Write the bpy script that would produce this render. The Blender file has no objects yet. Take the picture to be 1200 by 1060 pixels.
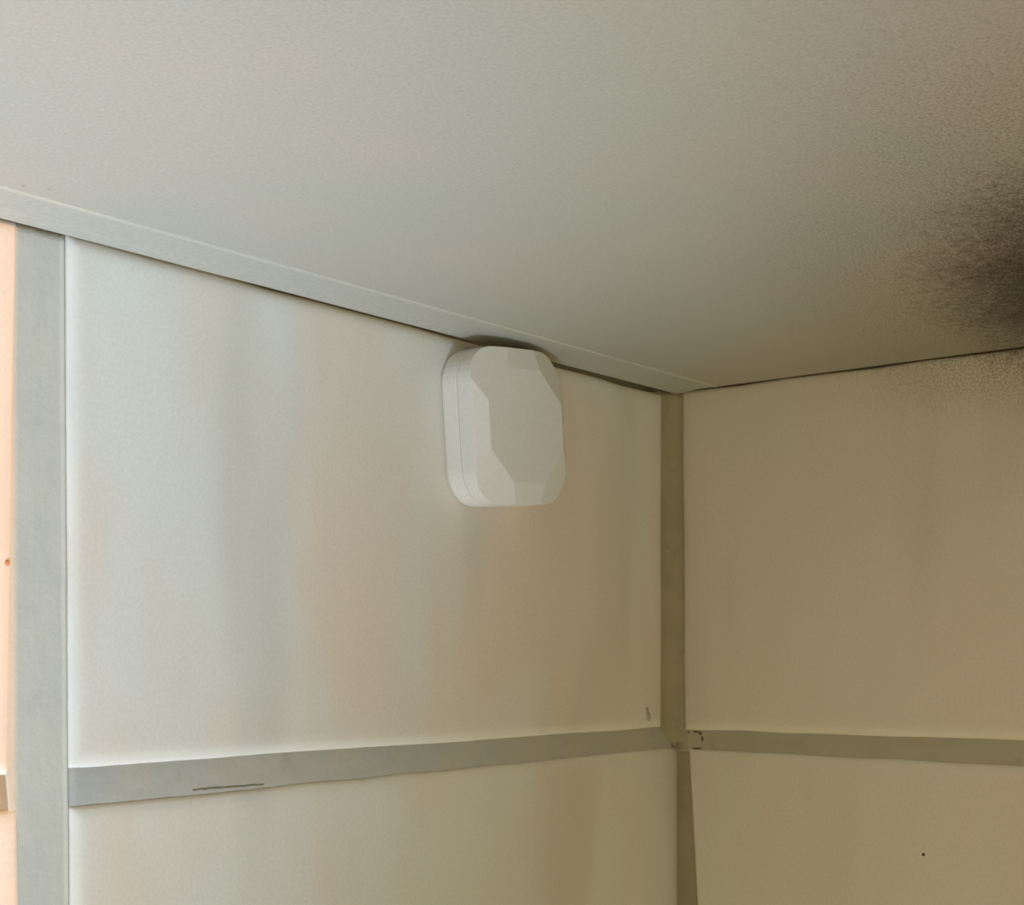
import bpy, bmesh, math, random
from mathutils import Vector, Matrix, noise

random.seed(4)
S = bpy.context.scene
COL = S.collection
MM = 0.001

# ------------------------------------------------------------------ camera
cam_d = bpy.data.cameras.new('camera')
cam = bpy.data.objects.new('camera', cam_d)
COL.objects.link(cam)
cam.location = (-0.34871, -0.22032, -0.07334)
cam.rotation_euler = (math.radians(90), 0, math.radians(38.578 - 90))
cam_d.sensor_fit = 'HORIZONTAL'
cam_d.sensor_width = 36.0
cam_d.lens = 36.0 * 1705 / 1200
cam_d.shift_y = 235 / 1200
cam_d.clip_start = 0.005
S.camera = cam

# ------------------------------------------------------------------ world, light, exposure
w = bpy.data.worlds.new('room_light')
S.world = w
w.use_nodes = True
bg = w.node_tree.nodes['Background']
bg.inputs['Color'].default_value = (1.0, 0.825, 0.465, 1)
bg.inputs['Strength'].default_value = 0.612


def spot(name, loc, aim, angle, blend, radius, power, color):
    d = bpy.data.lights.new(name, 'SPOT')
    d.spot_size = math.radians(angle)
    d.spot_blend = blend
    d.shadow_soft_size = radius
    d.energy = power
    d.color = color
    o = bpy.data.objects.new(name, d)
    COL.objects.link(o)
    o.location = loc
    o.rotation_euler = (Vector(aim) - Vector(loc)).to_track_quat('-Z', 'Y').to_euler()
    return o


# added cool spot, low on the left; its cone shapes the rightward falloff
spot('cool_key_spot', (-0.45, -0.30, -0.50), (-0.30, 0, -0.04), 45, 1.0, 0.07, 19.8, (0.616, 0.77, 1.0))
# low evening sun from behind the open end of the right wall: it only reaches the far left of the left wall
sun_d = bpy.data.lights.new('evening_sun', 'SUN')
sun_d.angle = math.radians(0.12)
sun_d.energy = 1.68
sun_d.color = (1.0, 0.37, 0.03)
sun = bpy.data.objects.new('evening_sun', sun_d)
COL.objects.link(sun)
sun.location = (0.35, -1.6, 0.0)
sun.rotation_euler = Vector((-0.2081, 0.606, 0.0)).to_track_quat('-Z', 'Y').to_euler()

S.view_settings.view_transform = 'Standard'
S.view_settings.look = 'None'
S.view_settings.gamma = 1.0
S.view_settings.use_curve_mapping = False
S.view_settings.exposure = 0.0


# ------------------------------------------------------------------ material helpers
class NT:
    def __init__(self, name):
        self.m = bpy.data.materials.new(name)
        self.m.use_nodes = True
        self.t = self.m.node_tree
        self.b = self.t.nodes['Principled BSDF']

    def n(self, kind, **kw):
        nd = self.t.nodes.new(kind)
        for k, v in kw.items():
            setattr(nd, k, v)
        return nd

    def put(self, sock, v):
        if hasattr(v, 'is_output'):
            self.t.links.new(v, sock)
        else:
            sock.default_value = v

    def pos(self):
        return self.n('ShaderNodeNewGeometry').outputs['Position']

    def mapping(self, vec, scale=(1, 1, 1), loc=(0, 0, 0), rot=(0, 0, 0), kind='POINT'):
        mp = self.n('ShaderNodeMapping', vector_type=kind)
        self.put(mp.inputs['Vector'], vec)
        mp.inputs['Scale'].default_value = scale
        mp.inputs['Location'].default_value = loc
        mp.inputs['Rotation'].default_value = rot
        return mp.outputs[0]

    def noise(self, vec, scale, detail=2.0, rough=0.5, dist=0.0):
        nd = self.n('ShaderNodeTexNoise')
        self.put(nd.inputs['Vector'], vec)
        nd.inputs['Scale'].default_value = scale
        nd.inputs['Detail'].default_value = detail
        nd.inputs['Roughness'].default_value = rough
        nd.inputs['Distortion'].default_value = dist
        return nd.outputs['Fac']

    def rng(self, v, a, b, c=0.0, d=1.0, smooth=True):
        nd = self.n('ShaderNodeMapRange')
        if smooth:
            nd.interpolation_type = 'SMOOTHSTEP'
        self.put(nd.inputs[0], v)
        for i, x in zip((1, 2, 3, 4), (a, b, c, d)):
            nd.inputs[i].default_value = x
        return nd.outputs[0]

    def math(self, op, a, b=0.0):
        nd = self.n('ShaderNodeMath', operation=op)
        self.put(nd.inputs[0], a)
        self.put(nd.inputs[1], b)
        return nd.outputs[0]

    def mix(self, f, a, b, mode='MIX'):
        nd = self.n('ShaderNodeMix', data_type='RGBA', blend_type=mode)
        self.put(nd.inputs[0], f)
        self.put(nd.inputs[6], a if hasattr(a, 'is_output') else (*a, 1))
        self.put(nd.inputs[7], b if hasattr(b, 'is_output') else (*b, 1))
        return nd.outputs[2]

    def bump(self, h, strength, dist):
        nd = self.n('ShaderNodeBump')
        nd.inputs['Strength'].default_value = strength
        nd.inputs['Distance'].default_value = dist
        self.put(nd.inputs['Height'], h)
        self.put(self.b.inputs['Normal'], nd.outputs[0])

    def out(self, col, rough=0.5, spec=0.5):
        self.put(self.b.inputs['Base Color'], col if hasattr(col, 'is_output') else (*col, 1))
        self.put(self.b.inputs['Roughness'], rough)
        self.b.inputs['Specular IOR Level'].default_value = spec
        return self.m


def dark_patch(k, p, col):
    """Speckled darkening mixed into the colour on the soffit by the side wall; an elongated patch with a ragged, grainy rim."""
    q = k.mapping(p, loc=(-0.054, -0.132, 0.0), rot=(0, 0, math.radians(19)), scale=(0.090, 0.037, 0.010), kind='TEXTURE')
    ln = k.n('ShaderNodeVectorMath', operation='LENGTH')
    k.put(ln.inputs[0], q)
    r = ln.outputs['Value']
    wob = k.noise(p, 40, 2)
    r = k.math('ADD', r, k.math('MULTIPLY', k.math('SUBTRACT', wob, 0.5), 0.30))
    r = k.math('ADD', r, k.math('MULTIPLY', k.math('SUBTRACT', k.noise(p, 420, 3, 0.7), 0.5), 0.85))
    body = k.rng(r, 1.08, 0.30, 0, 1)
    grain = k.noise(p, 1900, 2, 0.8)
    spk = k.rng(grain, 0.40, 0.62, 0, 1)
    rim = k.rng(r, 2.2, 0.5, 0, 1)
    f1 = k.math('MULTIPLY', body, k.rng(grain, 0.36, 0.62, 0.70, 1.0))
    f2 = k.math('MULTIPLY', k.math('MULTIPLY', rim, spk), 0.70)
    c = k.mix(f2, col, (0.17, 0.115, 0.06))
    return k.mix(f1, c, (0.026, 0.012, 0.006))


def mat_tile(name, base, alt, dark, edge, seed):
    k = NT(name)
    p = k.pos()
    s = k.mapping(p, scale=(1, 1, 0.34), loc=(seed, seed * .7, 0))
    n1 = k.rng(k.noise(s, 24, 3, 0.5, 0.3), 0.36, 0.66)
    n2 = k.rng(k.noise(k.mapping(p, scale=(1, 1, 0.22), loc=(seed + 3.1, 1.7, 0)), 38, 2, 0.5, 0.2), 0.46, 0.74)
    c = k.mix(n1, base, alt)
    c = k.mix(k.math('MULTIPLY', n2, 0.55), c, dark)
    fine = k.rng(k.noise(p, 1400, 2, 0.6), 0.3, 0.7, -0.0, 1.0)
    c = k.mix(k.math('MULTIPLY', fine, 0.10), c, (0.25, 0.22, 0.17))
    at = k.n('ShaderNodeAttribute', attribute_name='edge')
    e = k.math('MULTIPLY', at.outputs['Fac'], k.rng(k.noise(p, 60, 2), 0.3, 0.6, 0.35, 0.75))
    c = k.mix(e, c, edge)
    c = dark_patch(k, p, c)
    h = k.noise(k.mapping(p, scale=(1, 1, 0.5)), 45, 2)
    k.bump(h, 0.25, 0.002)
    return k.out(c, 0.34, 0.35)


def mat_grout(name, a, b, c3):
    k = NT(name)
    p = k.pos()
    c = k.mix(k.rng(k.noise(p, 70, 3), 0.35, 0.65), a, b)
    c = k.mix(k.rng(k.noise(p, 190, 3, 0.6), 0.55, 0.78, 0, 0.6), c, c3)
    k.bump(k.noise(p, 900, 4, 0.65), 0.16, 0.0006)
    return k.out(c, 0.9, 0.2)


def mat_soffit():
    k = NT('painted_board')
    p = k.pos()
    c = k.mix(k.rng(k.noise(p, 16, 2), 0.35, 0.65), (0.42, 0.425, 0.365), (0.455, 0.425, 0.365))
    fine = k.rng(k.noise(p, 1700, 2, 0.6), 0.3, 0.7)
    c = k.mix(k.math('MULTIPLY', fine, 0.16), c, (0.18, 0.16, 0.12))
    c = dark_patch(k, p, c)
    k.bump(k.noise(p, 1100, 3, 0.6), 0.25, 0.0004)
    return k.out(c, 0.62, 0.25)


def mat_plain(name, col, rough=0.5, spec=0.4, grain=0.0):
    k = NT(name)
    p = k.pos()
    f = k.rng(k.noise(p, 900, 2, 0.6), 0.3, 0.7, 0, 1)
    c = k.mix(f, col, tuple(x * (1 - grain) for x in col))
    return k.out(c, rough, spec)


M_TILE_L = mat_tile('glazed_tile_grey_beige', (0.745, 0.76, 0.715), (0.77, 0.685, 0.58), (0.59, 0.58, 0.52), (0.84, 0.83, 0.765), 0.37)
M_TILE_R = mat_tile('glazed_tile_beige', (0.71, 0.69, 0.60), (0.74, 0.655, 0.57), (0.59, 0.55, 0.47), (0.80, 0.77, 0.67), 2.2)
M_GROUT = mat_grout('grey_grout', (0.44, 0.445, 0.41), (0.48, 0.46, 0.39), (0.37, 0.35, 0.29))
M_GROUT_R = mat_grout('olive_grout', (0.42, 0.395, 0.30), (0.45, 0.42, 0.33), (0.35, 0.32, 0.24))
M_GROUT_L = mat_grout('pale_grout', (0.56, 0.56, 0.50), (0.60, 0.585, 0.51), (0.51, 0.50, 0.44))
M_GROUT_D = mat_grout('olive_corner_grout', (0.36, 0.33, 0.22), (0.40, 0.355, 0.25), (0.30, 0.265, 0.18))
M_MORTAR = mat_grout('mortar', (0.26, 0.24, 0.19), (0.30, 0.28, 0.22), (0.2, 0.18, 0.14))
M_SOFFIT = mat_soffit()
M_STRIP = mat_plain('painted_edge_strip', (0.45, 0.445, 0.385), 0.55, 0.3, 0.10)
M_BEAD = mat_plain('paint_bead', (0.49, 0.485, 0.42), 0.5, 0.4, 0.05)
M_WHITE = mat_plain('white_plastic', (0.78, 0.78, 0.75), 0.42, 0.4, 0.04)
M_WHITE_B = mat_plain('white_plastic_base', (0.81, 0.81, 0.77), 0.45, 0.4, 0.04)
M_SPECK = mat_plain('dark_speck', (0.035, 0.028, 0.02), 0.8, 0.2, 0.3)
M_HOLE = mat_plain('dark_grout_gap', (0.13, 0.11, 0.07), 0.9, 0.1, 0.3)
M_CRACK = mat_plain('dark_crack', (0.29, 0.27, 0.21), 0.9, 0.1, 0.3)
M_SPECK_O = mat_plain('rust_speck', (0.62, 0.27, 0.14), 0.7, 0.2, 0.1)
M_SEAM = mat_plain('seam_grey', (0.50, 0.49, 0.45), 0.6, 0.2, 0.05)
M_SPECK_G = mat_plain('grey_speck', (0.36, 0.33, 0.27), 0.7, 0.2, 0.1)
M_SMUDGE = mat_plain('olive_smudge', (0.50, 0.475, 0.36), 0.7, 0.2, 0.2)


# ------------------------------------------------------------------ mesh helpers
def link(name, bm, mat, parent=None, smooth=False):
    me = bpy.data.meshes.new(name)
    bmesh.ops.recalc_face_normals(bm, faces=bm.faces)
    bm.to_mesh(me)
    bm.free()
    me.materials.append(mat)
    if smooth:
        for p in me.polygons:
            p.use_smooth = True
    o = bpy.data.objects.new(name, me)
    COL.objects.link(o)
    if parent:
        o.parent = parent
    return o


def box(bm, x0, x1, y0, y1, z0, z1):
    v = [bm.verts.new((x, y, z)) for x in (x0, x1) for y in (y0, y1) for z in (z0, z1)]
    for f in ((0, 1, 3, 2), (4, 6, 7, 5), (0, 4, 5, 1), (2, 3, 7, 6), (0, 2, 6, 4), (1, 5, 7, 3)):
        bm.faces.new([v[i] for i in f])


def on_left(u, v, d):      # millimetres along the left wall, height, depth into the wall
    return Vector((u, d, v)) * MM


def on_right(u, v, d):     # millimetres along the right wall (negative towards the room), height, depth
    return Vector((d, u, v)) * MM


def smooth01(x):
    x = max(0.0, min(1.0, x))
    return x * x * (3 - 2 * x)


def make_tile(parent, plane, corners, mat, thick=6.0, seed=0.0, rad=3.2, drop=0.8):
    """corners (mm, wall coordinates): bottom-left, bottom-right, top-right, top-left; a cushion-edged glazed tile."""
    bl, br, tr, tl = [Vector(c) for c in corners]
    wdt = (br - bl).length
    hgt = (tl - bl).length
    ins = [0, 0.35, 0.9, 1.7, rad * .8, rad * 1.3]

    def lines(L):
        n = max(2, int(L / 14))
        mid = [ins[-1] + (L - 2 * ins[-1]) * i / n for i in range(1, n)]
        return ins + mid + [L - i for i in reversed(ins)]
    us, vs = lines(wdt), lines(hgt)
    bm = bmesh.new()
    lay = bm.verts.layers.float.new('edge')
    g = []
    for v in vs:
        row = []
        for u in us:
            a, b = u / wdt, v / hgt
            p = (bl * (1 - a) + br * a) * (1 - b) + (tl * (1 - a) + tr * a) * b
            e = min(u, wdt - u, v, hgt - v)
            wob = 1 - smooth01(e / 3.0)
            p = p.copy()
            p.x += 0.42 * wob * noise.noise(Vector((p.x * .08, p.y * .11, seed)))
            p.y += 0.42 * wob * noise.noise(Vector((p.x * .11, p.y * .08, seed + 9)))
            t = max(0.0, 1 - e / rad)
            d = drop * (t ** 2.2)
            if e <= 0:
                d = drop + .35
            vt = bm.verts.new(plane(p.x, p.y, d))
            vt[lay] = 1 - smooth01((e - .3) / 3.2)
            row.append(vt)
        g.append(row)
    for j in range(len(vs) - 1):
        for i in range(len(us) - 1):
            bm.faces.new((g[j][i], g[j][i + 1], g[j + 1][i + 1], g[j + 1][i]))
    # sides back to the mortar bed
    loop = g[0][:] + [r[-1] for r in g[1:]] + g[-1][-2::-1] + [r[0] for r in g[-2:0:-1]]
    back = []
    for vt in loop:
        c = vt.co.copy()
        if plane is on_left:
            c.y = thick * MM
        else:
            c.x = thick * MM
        b = bm.verts.new(c)
        b[lay] = 1.0
        back.append(b)
    n = len(loop)
    for i in range(n):
        bm.faces.new((loop[i], back[i], back[(i + 1) % n], loop[(i + 1) % n]))
    bm.faces.new(back)
    o = link('tile', bm, mat, parent, smooth=True)
    return o


def make_joint(parent, plane, path, depth_fn, mat, seed=0.0, name='grout_joint', rough=0.12, NA=12):
    """A grout strip: path = list of (edgeA(u,v), edgeB(u,v)) stations in mm; depth_fn(t across, s along) -> mm."""
    bm = bmesh.new()
    rows = []
    for k, (A, B) in enumerate(path):
        A, B = Vector(A), Vector(B)
        row = []
        for i in range(NA + 1):
            t = i / NA
            p = A * (1 - t) + B * t
            d = depth_fn(t, k / (len(path) - 1)) + rough * noise.noise(Vector((p.x * .35, p.y * .35, seed))) \
                + rough * .6 * noise.noise(Vector((p.x * 1.1, p.y * 1.1, seed + 4)))
            row.append(bm.verts.new(plane(p.x, p.y, d)))
        rows.append(row)
    for a, b in zip(rows, rows[1:]):
        for i in range(NA):
            bm.faces.new((a[i], a[i + 1], b[i + 1], b[i]))
    edge = rows[0] + [r[-1] for r in rows[1:]] + rows[-1][-2::-1] + [r[0] for r in rows[-2:0:-1]]
    back = []
    for vt in edge:
        c = vt.co.copy()
        if plane is on_left:
            c.y = 6 * MM
        else:
            c.x = 6 * MM
        back.append(bm.verts.new(c))
    n = len(edge)
    for i in range(n):
        bm.faces.new((edge[i], back[i], back[(i + 1) % n], edge[(i + 1) % n]))
    bm.faces.new(back)
    return link(name, bm, mat, parent, smooth=True)


def stations(a0, b0, a1, b1, n):
    out = []
    for i in range(n + 1):
        t = i / n
        out.append((tuple(Vector(a0) * (1 - t) + Vector(a1) * t), tuple(Vector(b0) * (1 - t) + Vector(b1) * t)))
    return out


# ------------------------------------------------------------------ walls (mortar bed behind the tiles)
bm = bmesh.new()
box(bm, -0.640, 0.030, 0.006, 0.030, -0.420, 0.030)
wall_left = link('wall_left', bm, M_MORTAR)
wall_left['kind'] = 'structure'
wall_left['label'] = 'pale tiled wall on the left carrying the white sensor'
bm = bmesh.new()
box(bm, 0.006, 0.030, -0.606, 0.006, -0.420, 0.030)
wall_right = link('wall_right', bm, M_MORTAR)
wall_right['kind'] = 'structure'
wall_right['label'] = 'beige tiled wall on the right, in dimmer light'

# rows: upper row runs from the soffit to -94 mm, next from -100 mm, and so on
# left wall
make_tile(wall_left, on_left, [(-197.1, -93.7), (-4.6, -94.3), (-4.6, -1.2), (-197.6, 0.6)], M_TILE_L, seed=1.3)
make_tile(wall_left, on_left, [(-196.2, -196), (4.2, -196), (4.2, -99.9), (-197.0, -100.4)], M_TILE_L, seed=2.7)
make_tile(wall_left, on_left, [(-197, -296), (4.2, -296), (4.2, -202), (-197, -202)], M_TILE_L, seed=3.9)
make_tile(wall_left, on_left, [(-402, -94), (-208.5, -94.0), (-207.2, 0.5), (-402, 0.5)], M_TILE_L, seed=5.1)
make_tile(wall_left, on_left, [(-402, -196), (-205.6, -196), (-206.7, -99.8), (-402, -99.6)], M_TILE_L, seed=6.1)
make_tile(wall_left, on_left, [(-402, -296), (-206, -296), (-206, -202), (-402, -202)], M_TILE_L, seed=7.1)
# right wall
make_tile(wall_right, on_right, [(-200, -94.0), (-3.6, -94.9), (-2.6, -0.15), (-200, -0.08)], M_TILE_R, seed=11.3)
make_tile(wall_right, on_right, [(-200, -196), (-11.0, -196), (-5.0, -100.1), (-200, -100.1)], M_TILE_R, seed=12.3)
make_tile(wall_right, on_right, [(-200, -296), (-9, -296), (-9, -202), (-200, -202)], M_TILE_R, seed=13.3)
for k, (z0, z1) in enumerate(((-94, -0.3), (-196, -100), (-296, -202))):
    make_tile(wall_right, on_right, [(-402, z0), (-206, z0), (-206, z1), (-402, z1)], M_TILE_R, seed=15 + k)
    make_tile(wall_right, on_right, [(-606, z0), (-408, z0), (-408, z1), (-606, z1)], M_TILE_R, seed=19 + k)

# grout: left wall, horizontal joints
H = 0.75


def flat(t, s):
    return H + 0.25 * (abs(t - .5) * 2) ** 3


make_joint(wall_left, on_left, stations((-197.2, -93.0), (-197.2, -101.4), (2, -93.6), (2, -100.8), 90), flat, M_GROUT, 1.0)
make_joint(wall_left, on_left, stations((-404, -93.2), (-404, -100.6), (-208, -93.2), (-208, -100.6), 30), flat, M_GROUT, 2.0)
make_joint(wall_left, on_left, stations((-197.2, -195), (-197.2, -203), (2, -195), (2, -203), 40), flat, M_GROUT, 3.0)


# wide vertical joint with a raised lip and a hairline crack against the tile
def lip(t, s):
    d = 0.55
    d -= 0.40 * math.exp(-((t - .885) / .022) ** 2)
    if t > .915:
        d += 1.1 - .7 * smooth01(s * 5)
    return d


col_path = [((-209.6 + 1.2 * smooth01((-z - 88) / 20.0), z), (-196.8 + .8 * (-z / 100), z)) for z in [0.5 - 2.0 * k for k in range(148)]]
make_joint(wall_left, on_left, col_path, lip, M_GROUT_L, 4.0, rough=.07, NA=40)
# right wall
make_joint(wall_right, on_right, stations((-606, -93.2), (-606, -100.9), (-1, -93.8), (-1, -101.0), 150), flat, M_GROUT_R, 8.0)
make_joint(wall_right, on_right, stations((-606, -195), (-606, -203), (-1, -195), (-1, -203), 40), flat, M_GROUT_R, 9.0)
for u in (-207, -409):
    make_joint(wall_right, on_right, stations((u, -0.5), (u + 8, -0.5), (u, -296), (u + 8, -296), 40), flat, M_GROUT_R, 10.0)


# corner joint: a grout fillet that bridges the two walls
def corner_joint():
    bm = bmesh.new()
    rows = []
    NA = 12
    for k in range(186):
        z = -0.2 - 1.6 * k
        q = smooth01((-z - 94.5) / 6.0)
        wob = .5 * noise.noise(Vector((z * .09, 1.0, 0))) + .25 * noise.noise(Vector((z * .35, 2.0, 0)))
        ax = -4.6 + 8.8 * q
        by = (-3.0 - .9 * (-z / 95)) * (1 - q) + q * (-5.0 - 6.0 * max(0, (-z - 100) / 100))
        sw = .9 * math.exp(-((z + 97) / 3.2) ** 2)      # a thicker dab where the joints cross
        A, B = Vector((ax - 1.0 - sw + wob * .2, 0.95)), Vector((1.0, by - .9 - sw + wob * .2))
        C = Vector((max(ax, .4) * .6 + .9, .5))
        row = []
        for i in range(NA + 1):
            t = i / NA
            p = A * (1 - t) ** 2 + C * (2 * t * (1 - t)) + B * t * t
            off = .22 * noise.noise(Vector((z * .3, t * 4, 1))) + .12 * noise.noise(Vector((z * 1.2, t * 9, 2))) - sw * .3 * math.sin(math.pi * t)
            row.append(bm.verts.new(Vector((p.x + off, p.y + off, z)) * MM))
        row.append(bm.verts.new(Vector((6, by - .9, z)) * MM))
        row.append(bm.verts.new(Vector((6, 6, z)) * MM))
        row.append(bm.verts.new(Vector((ax - 1.0, 6, z)) * MM))
        rows.append(row)
    m = len(rows[0])
    for a, b in zip(rows, rows[1:]):
        for i in range(m):
            j = (i + 1) % m
            f = bm.faces.new((a[i], a[j], b[j], b[i]))
            f.smooth = i < NA
    bm.faces.new(rows[0])
    bm.faces.new(rows[-1])
    return link('corner_grout', bm, M_GROUT_D, wall_left, smooth=False)


corner_joint()

# ------------------------------------------------------------------ soffit board and its back strip
bm = bmesh.new()
box(bm, -0.640, -0.00022, -0.480, -0.0152, 0.0, 0.018)
soffit = link('ceiling', bm, M_SOFFIT)
soffit['kind'] = 'structure'
soffit['label'] = 'pale painted board overhead, the underside of a shelf or cupboard'

prof = [(-15.2, 0.0), (-15.0, -0.18), (-14.5, -0.24), (-13.8, -0.05), (-10.0, -0.10), (-6.0, -0.30), (-3.2, -0.62),
        (-2.0, -0.66), (-1.2, -0.45), (-1.1, 10.0), (-15.2, 10.0)]
bm = bmesh.new()
N = 80
rows = []
for k in range(N + 1):
    x = -640 + 639.2 * k / N
    row = []
    for i, (y, z) in enumerate(prof):
        wz = .06 * noise.noise(Vector((x * .05, i * .7, 0))) if z < 5 else 0
        wy = .12 * noise.noise(Vector((x * .09, 3, 7))) if z < 5 and i in (1, 2, 3, 6, 7) else 0
        row.append(bm.verts.new(Vector((x, y + wy, z + wz)) * MM))
    rows.append(row)
m = len(prof)
for a, b in zip(rows, rows[1:]):
    for i in range(m):
        j = (i + 1) % m
        f = bm.faces.new((a[i], a[j], b[j], b[i]))
bm.faces.new(rows[0])
bm.faces.new(rows[-1])
strip = link('trim_1', bm, M_STRIP, None, smooth=False)
strip['kind'] = 'structure'
strip['label'] = 'narrow painted strip along the joint of overhead board and left wall'
strip.data.materials.append(M_BEAD)
for p in strip.data.polygons:
    zc = p.center.z
    if -0.0153 < p.center.y < -0.0140 and zc < 0.0005:
        p.material_index = 1


# ------------------------------------------------------------------ wireless sensor on the left wall
def rounded_rect(wd, hg, r, n=10):
    pts = []
    for cx, cy, a0 in ((wd / 2 - r, hg / 2 - r, 0), (-wd / 2 + r, hg / 2 - r, 90), (-wd / 2 + r, -hg / 2 + r, 180), (wd / 2 - r, -hg / 2 + r, 270)):
        for i in range(n + 1):
            a = math.radians(a0 + 90 * i / n)
            pts.append((cx + r * math.cos(a), cy + r * math.sin(a)))
    return pts


def shell(bm, layers):
    """layers: (height off the wall, inset); sensor local axes: x right, z up, -y off the wall (mm)."""
    rings = []
    for h, ins in layers:
        pts = rounded_rect(SW - 2 * ins, SH - 2 * ins, SR - ins)
        rings.append([bm.verts.new(Vector((x, -h, z)) * MM) for x, z in pts])
    n = len(rings[0])
    for a, b in zip(rings, rings[1:]):
        for i in range(n):
            bm.faces.new((a[i], a[(i + 1) % n], b[(i + 1) % n], b[i]))
    bm.faces.new(rings[0])
    bm.faces.new(rings[-1])


SW, SH, SR = 34.8, 36.3, 8.6
sensor = bpy.data.objects.new('wireless_sensor', None)
COL.objects.link(sensor)
sensor.empty_display_size = 0.01
sensor.location = Vector((-80.9, 0.0, -20.35)) * MM
sensor.rotation_euler = (0, math.radians(-5.0), 0)
sensor['label'] = 'small white faceted plastic sensor with rounded corners stuck to tiled wall'
sensor['category'] = 'sensor'

bm = bmesh.new()
shell(bm, [(0.0, 0.7), (0.5, 0.25), (1.2, 0.05), (4.9, 0.0), (5.05, 0.12)])
base = link('base', bm, M_WHITE_B, sensor)
bm = bmesh.new()
shell(bm, [(5.0, 0.45), (5.3, 0.45)])
seam = link('seam', bm, M_SEAM, sensor)
bm = bmesh.new()
shell(bm, [(5.18, 0.45), (5.21, 0.12), (5.35, 0.0), (8.4, 0.05), (13.0, 0.30)])
TOP = 11.3
cuts = []
for ax, half, ins, fall in (((1, 0), SW / 2, 3.6, 2.15), ((-1, 0), SW / 2, 3.6, 2.15), ((0, 1), SH / 2, 5.0, 0.9), ((0, -1), SH / 2, 5.0, 0.9)):
    n = Vector((ax[0] * fall, -ins, ax[1] * fall))
    cuts.append((Vector((ax[0] * (half - ins), -TOP, ax[1] * (half - ins))), n))
for sx in (-1, 1):
    for sz in (-1, 1):
        dd = 13.6
        run, fall = 7.4, 2.55
        q = Vector((sx, 0, sz)).normalized()
        n = Vector((q.x * fall, -run, q.z * fall))
        cuts.append((Vector((q.x * dd, -TOP, q.z * dd)), n))
cuts.append((Vector((0, -TOP, 0)), Vector((0, -1, 0))))
for co, no in cuts:
    geom = bm.verts[:] + bm.edges[:] + bm.faces[:]
    r = bmesh.ops.bisect_plane(bm, geom=geom, dist=1e-7, plane_co=co * MM, plane_no=no.normalized(), clear_outer=True)
    ed = [g for g in r['geom_cut'] if isinstance(g, bmesh.types.BMEdge)]
    bmesh.ops.contextual_create(bm, geom=ed)
lid = link('faceted_cover', bm, M_WHITE, sensor)
for o in (base, lid):
    bv = o.modifiers.new('soft_edges', 'BEVEL')
    bv.width = 0.0004
    bv.segments = 2
    bv.limit_method = 'ANGLE'
    bv.angle_limit = math.radians(9)


# ------------------------------------------------------------------ small marks: specks, a grout crack, pinholes
def blob(name, parent, center, axes, r, mat, seed, flat_h=.12):
    """A low irregular dab lying on a surface. axes: (u, v, normal) unit vectors; r: (ru, rv) in mm."""
    bm = bmesh.new()
    u, v, nn = [Vector(a) for a in axes]
    c = Vector(center) * MM
    n = 14
    rings = []
    for fr, h in ((1, -.02), (.7, .6), (.35, .95)):
        ring = []
        for i in range(n):
            a = 2 * math.pi * i / n
            k = fr * (1 + .25 * noise.noise(Vector((math.cos(a) * 1.5, math.sin(a) * 1.5, seed))))
            ring.append(bm.verts.new(c + (u * math.cos(a) * r[0] * k + v * math.sin(a) * r[1] * k + nn * h * flat_h) * MM))
        rings.append(ring)
    for a, b in zip(rings, rings[1:]):
        for i in range(n):
            bm.faces.new((a[i], a[(i + 1) % n], b[(i + 1) % n], b[i]))
    bm.faces.new(rings[0])
    bm.faces.new(rings[-1])
    return link(name, bm, mat, parent, smooth=True)


LW = ((1, 0, 0), (0, 0, 1), (0, -1, 0))
RW = ((0, 1, 0), (0, 0, 1), (-1, 0, 0))
CE = ((1, 0, 0), (0, 1, 0), (0, 0, -1))
blob('speck', wall_right, (0, -73.8, -123.7), RW, (.42, .38), M_SPECK, 1)
blob('speck', wall_left, (-209.4, .05, -58.1), LW, (.45, .5), M_SPECK_O, 2)
blob('speck', soffit, (-217.9, -17.7, 0), CE, (.35, .45), M_SPECK_G, 4, .08)
blob('speck', soffit, (-214.4, -19.4, 0), CE, (.28, .3), M_SPECK_G, 5, .06)

for k, (u, v, ru, rv) in enumerate(((-12.2, -90.8, 1.0, 1.3), (-12.9, -89.2, .8, 1.1))):
    blob('smudge', wall_left, (u, 0.0, v), LW, (ru, rv), M_SMUDGE, 20 + k, .05)
for k, (u, v, ru, rv) in enumerate(((-5.1, -95.4, .25, .28), (-7.6, -95.3, 1.2, .18), (-8.7, -95.7, .35, .38), (-9.4, -97.2, .25, .7), (-7.6, -99.9, 1.4, .18))):
    blob('pinhole', wall_right, (0.55 if k else .2, u, v), RW, (ru, rv), M_HOLE, 30 + k, .12)

# hairline crack along the lower edge of the long grout joint
bm = bmesh.new()
pts = []
for k in range(29):
    t = k / 28
    u = -169.4 + 18.0 * t
    v = -99.5 - .25 * t + .18 * noise.noise(Vector((u * .5, 0, 2)))
    hw = (.075 * math.sin(math.pi * min(1, t * 1.05 + .04)) ** .6 + .03) * (1 + .4 * noise.noise(Vector((u * .9, 5, 2))))
    pts.append((on_left(u, v + hw, .62), on_left(u, v - hw, .62), on_left(u, v - hw, .95), on_left(u, v + hw, .95)))
vr = [[bm.verts.new(c) for c in q] for q in pts]
for a, b in zip(vr, vr[1:]):
    for i in range(4):
        bm.faces.new((a[i], a[(i + 1) % 4], b[(i + 1) % 4], b[i]))
bm.faces.new(vr[0])
bm.faces.new(vr[-1])
link('crack', bm, M_CRACK, wall_left)
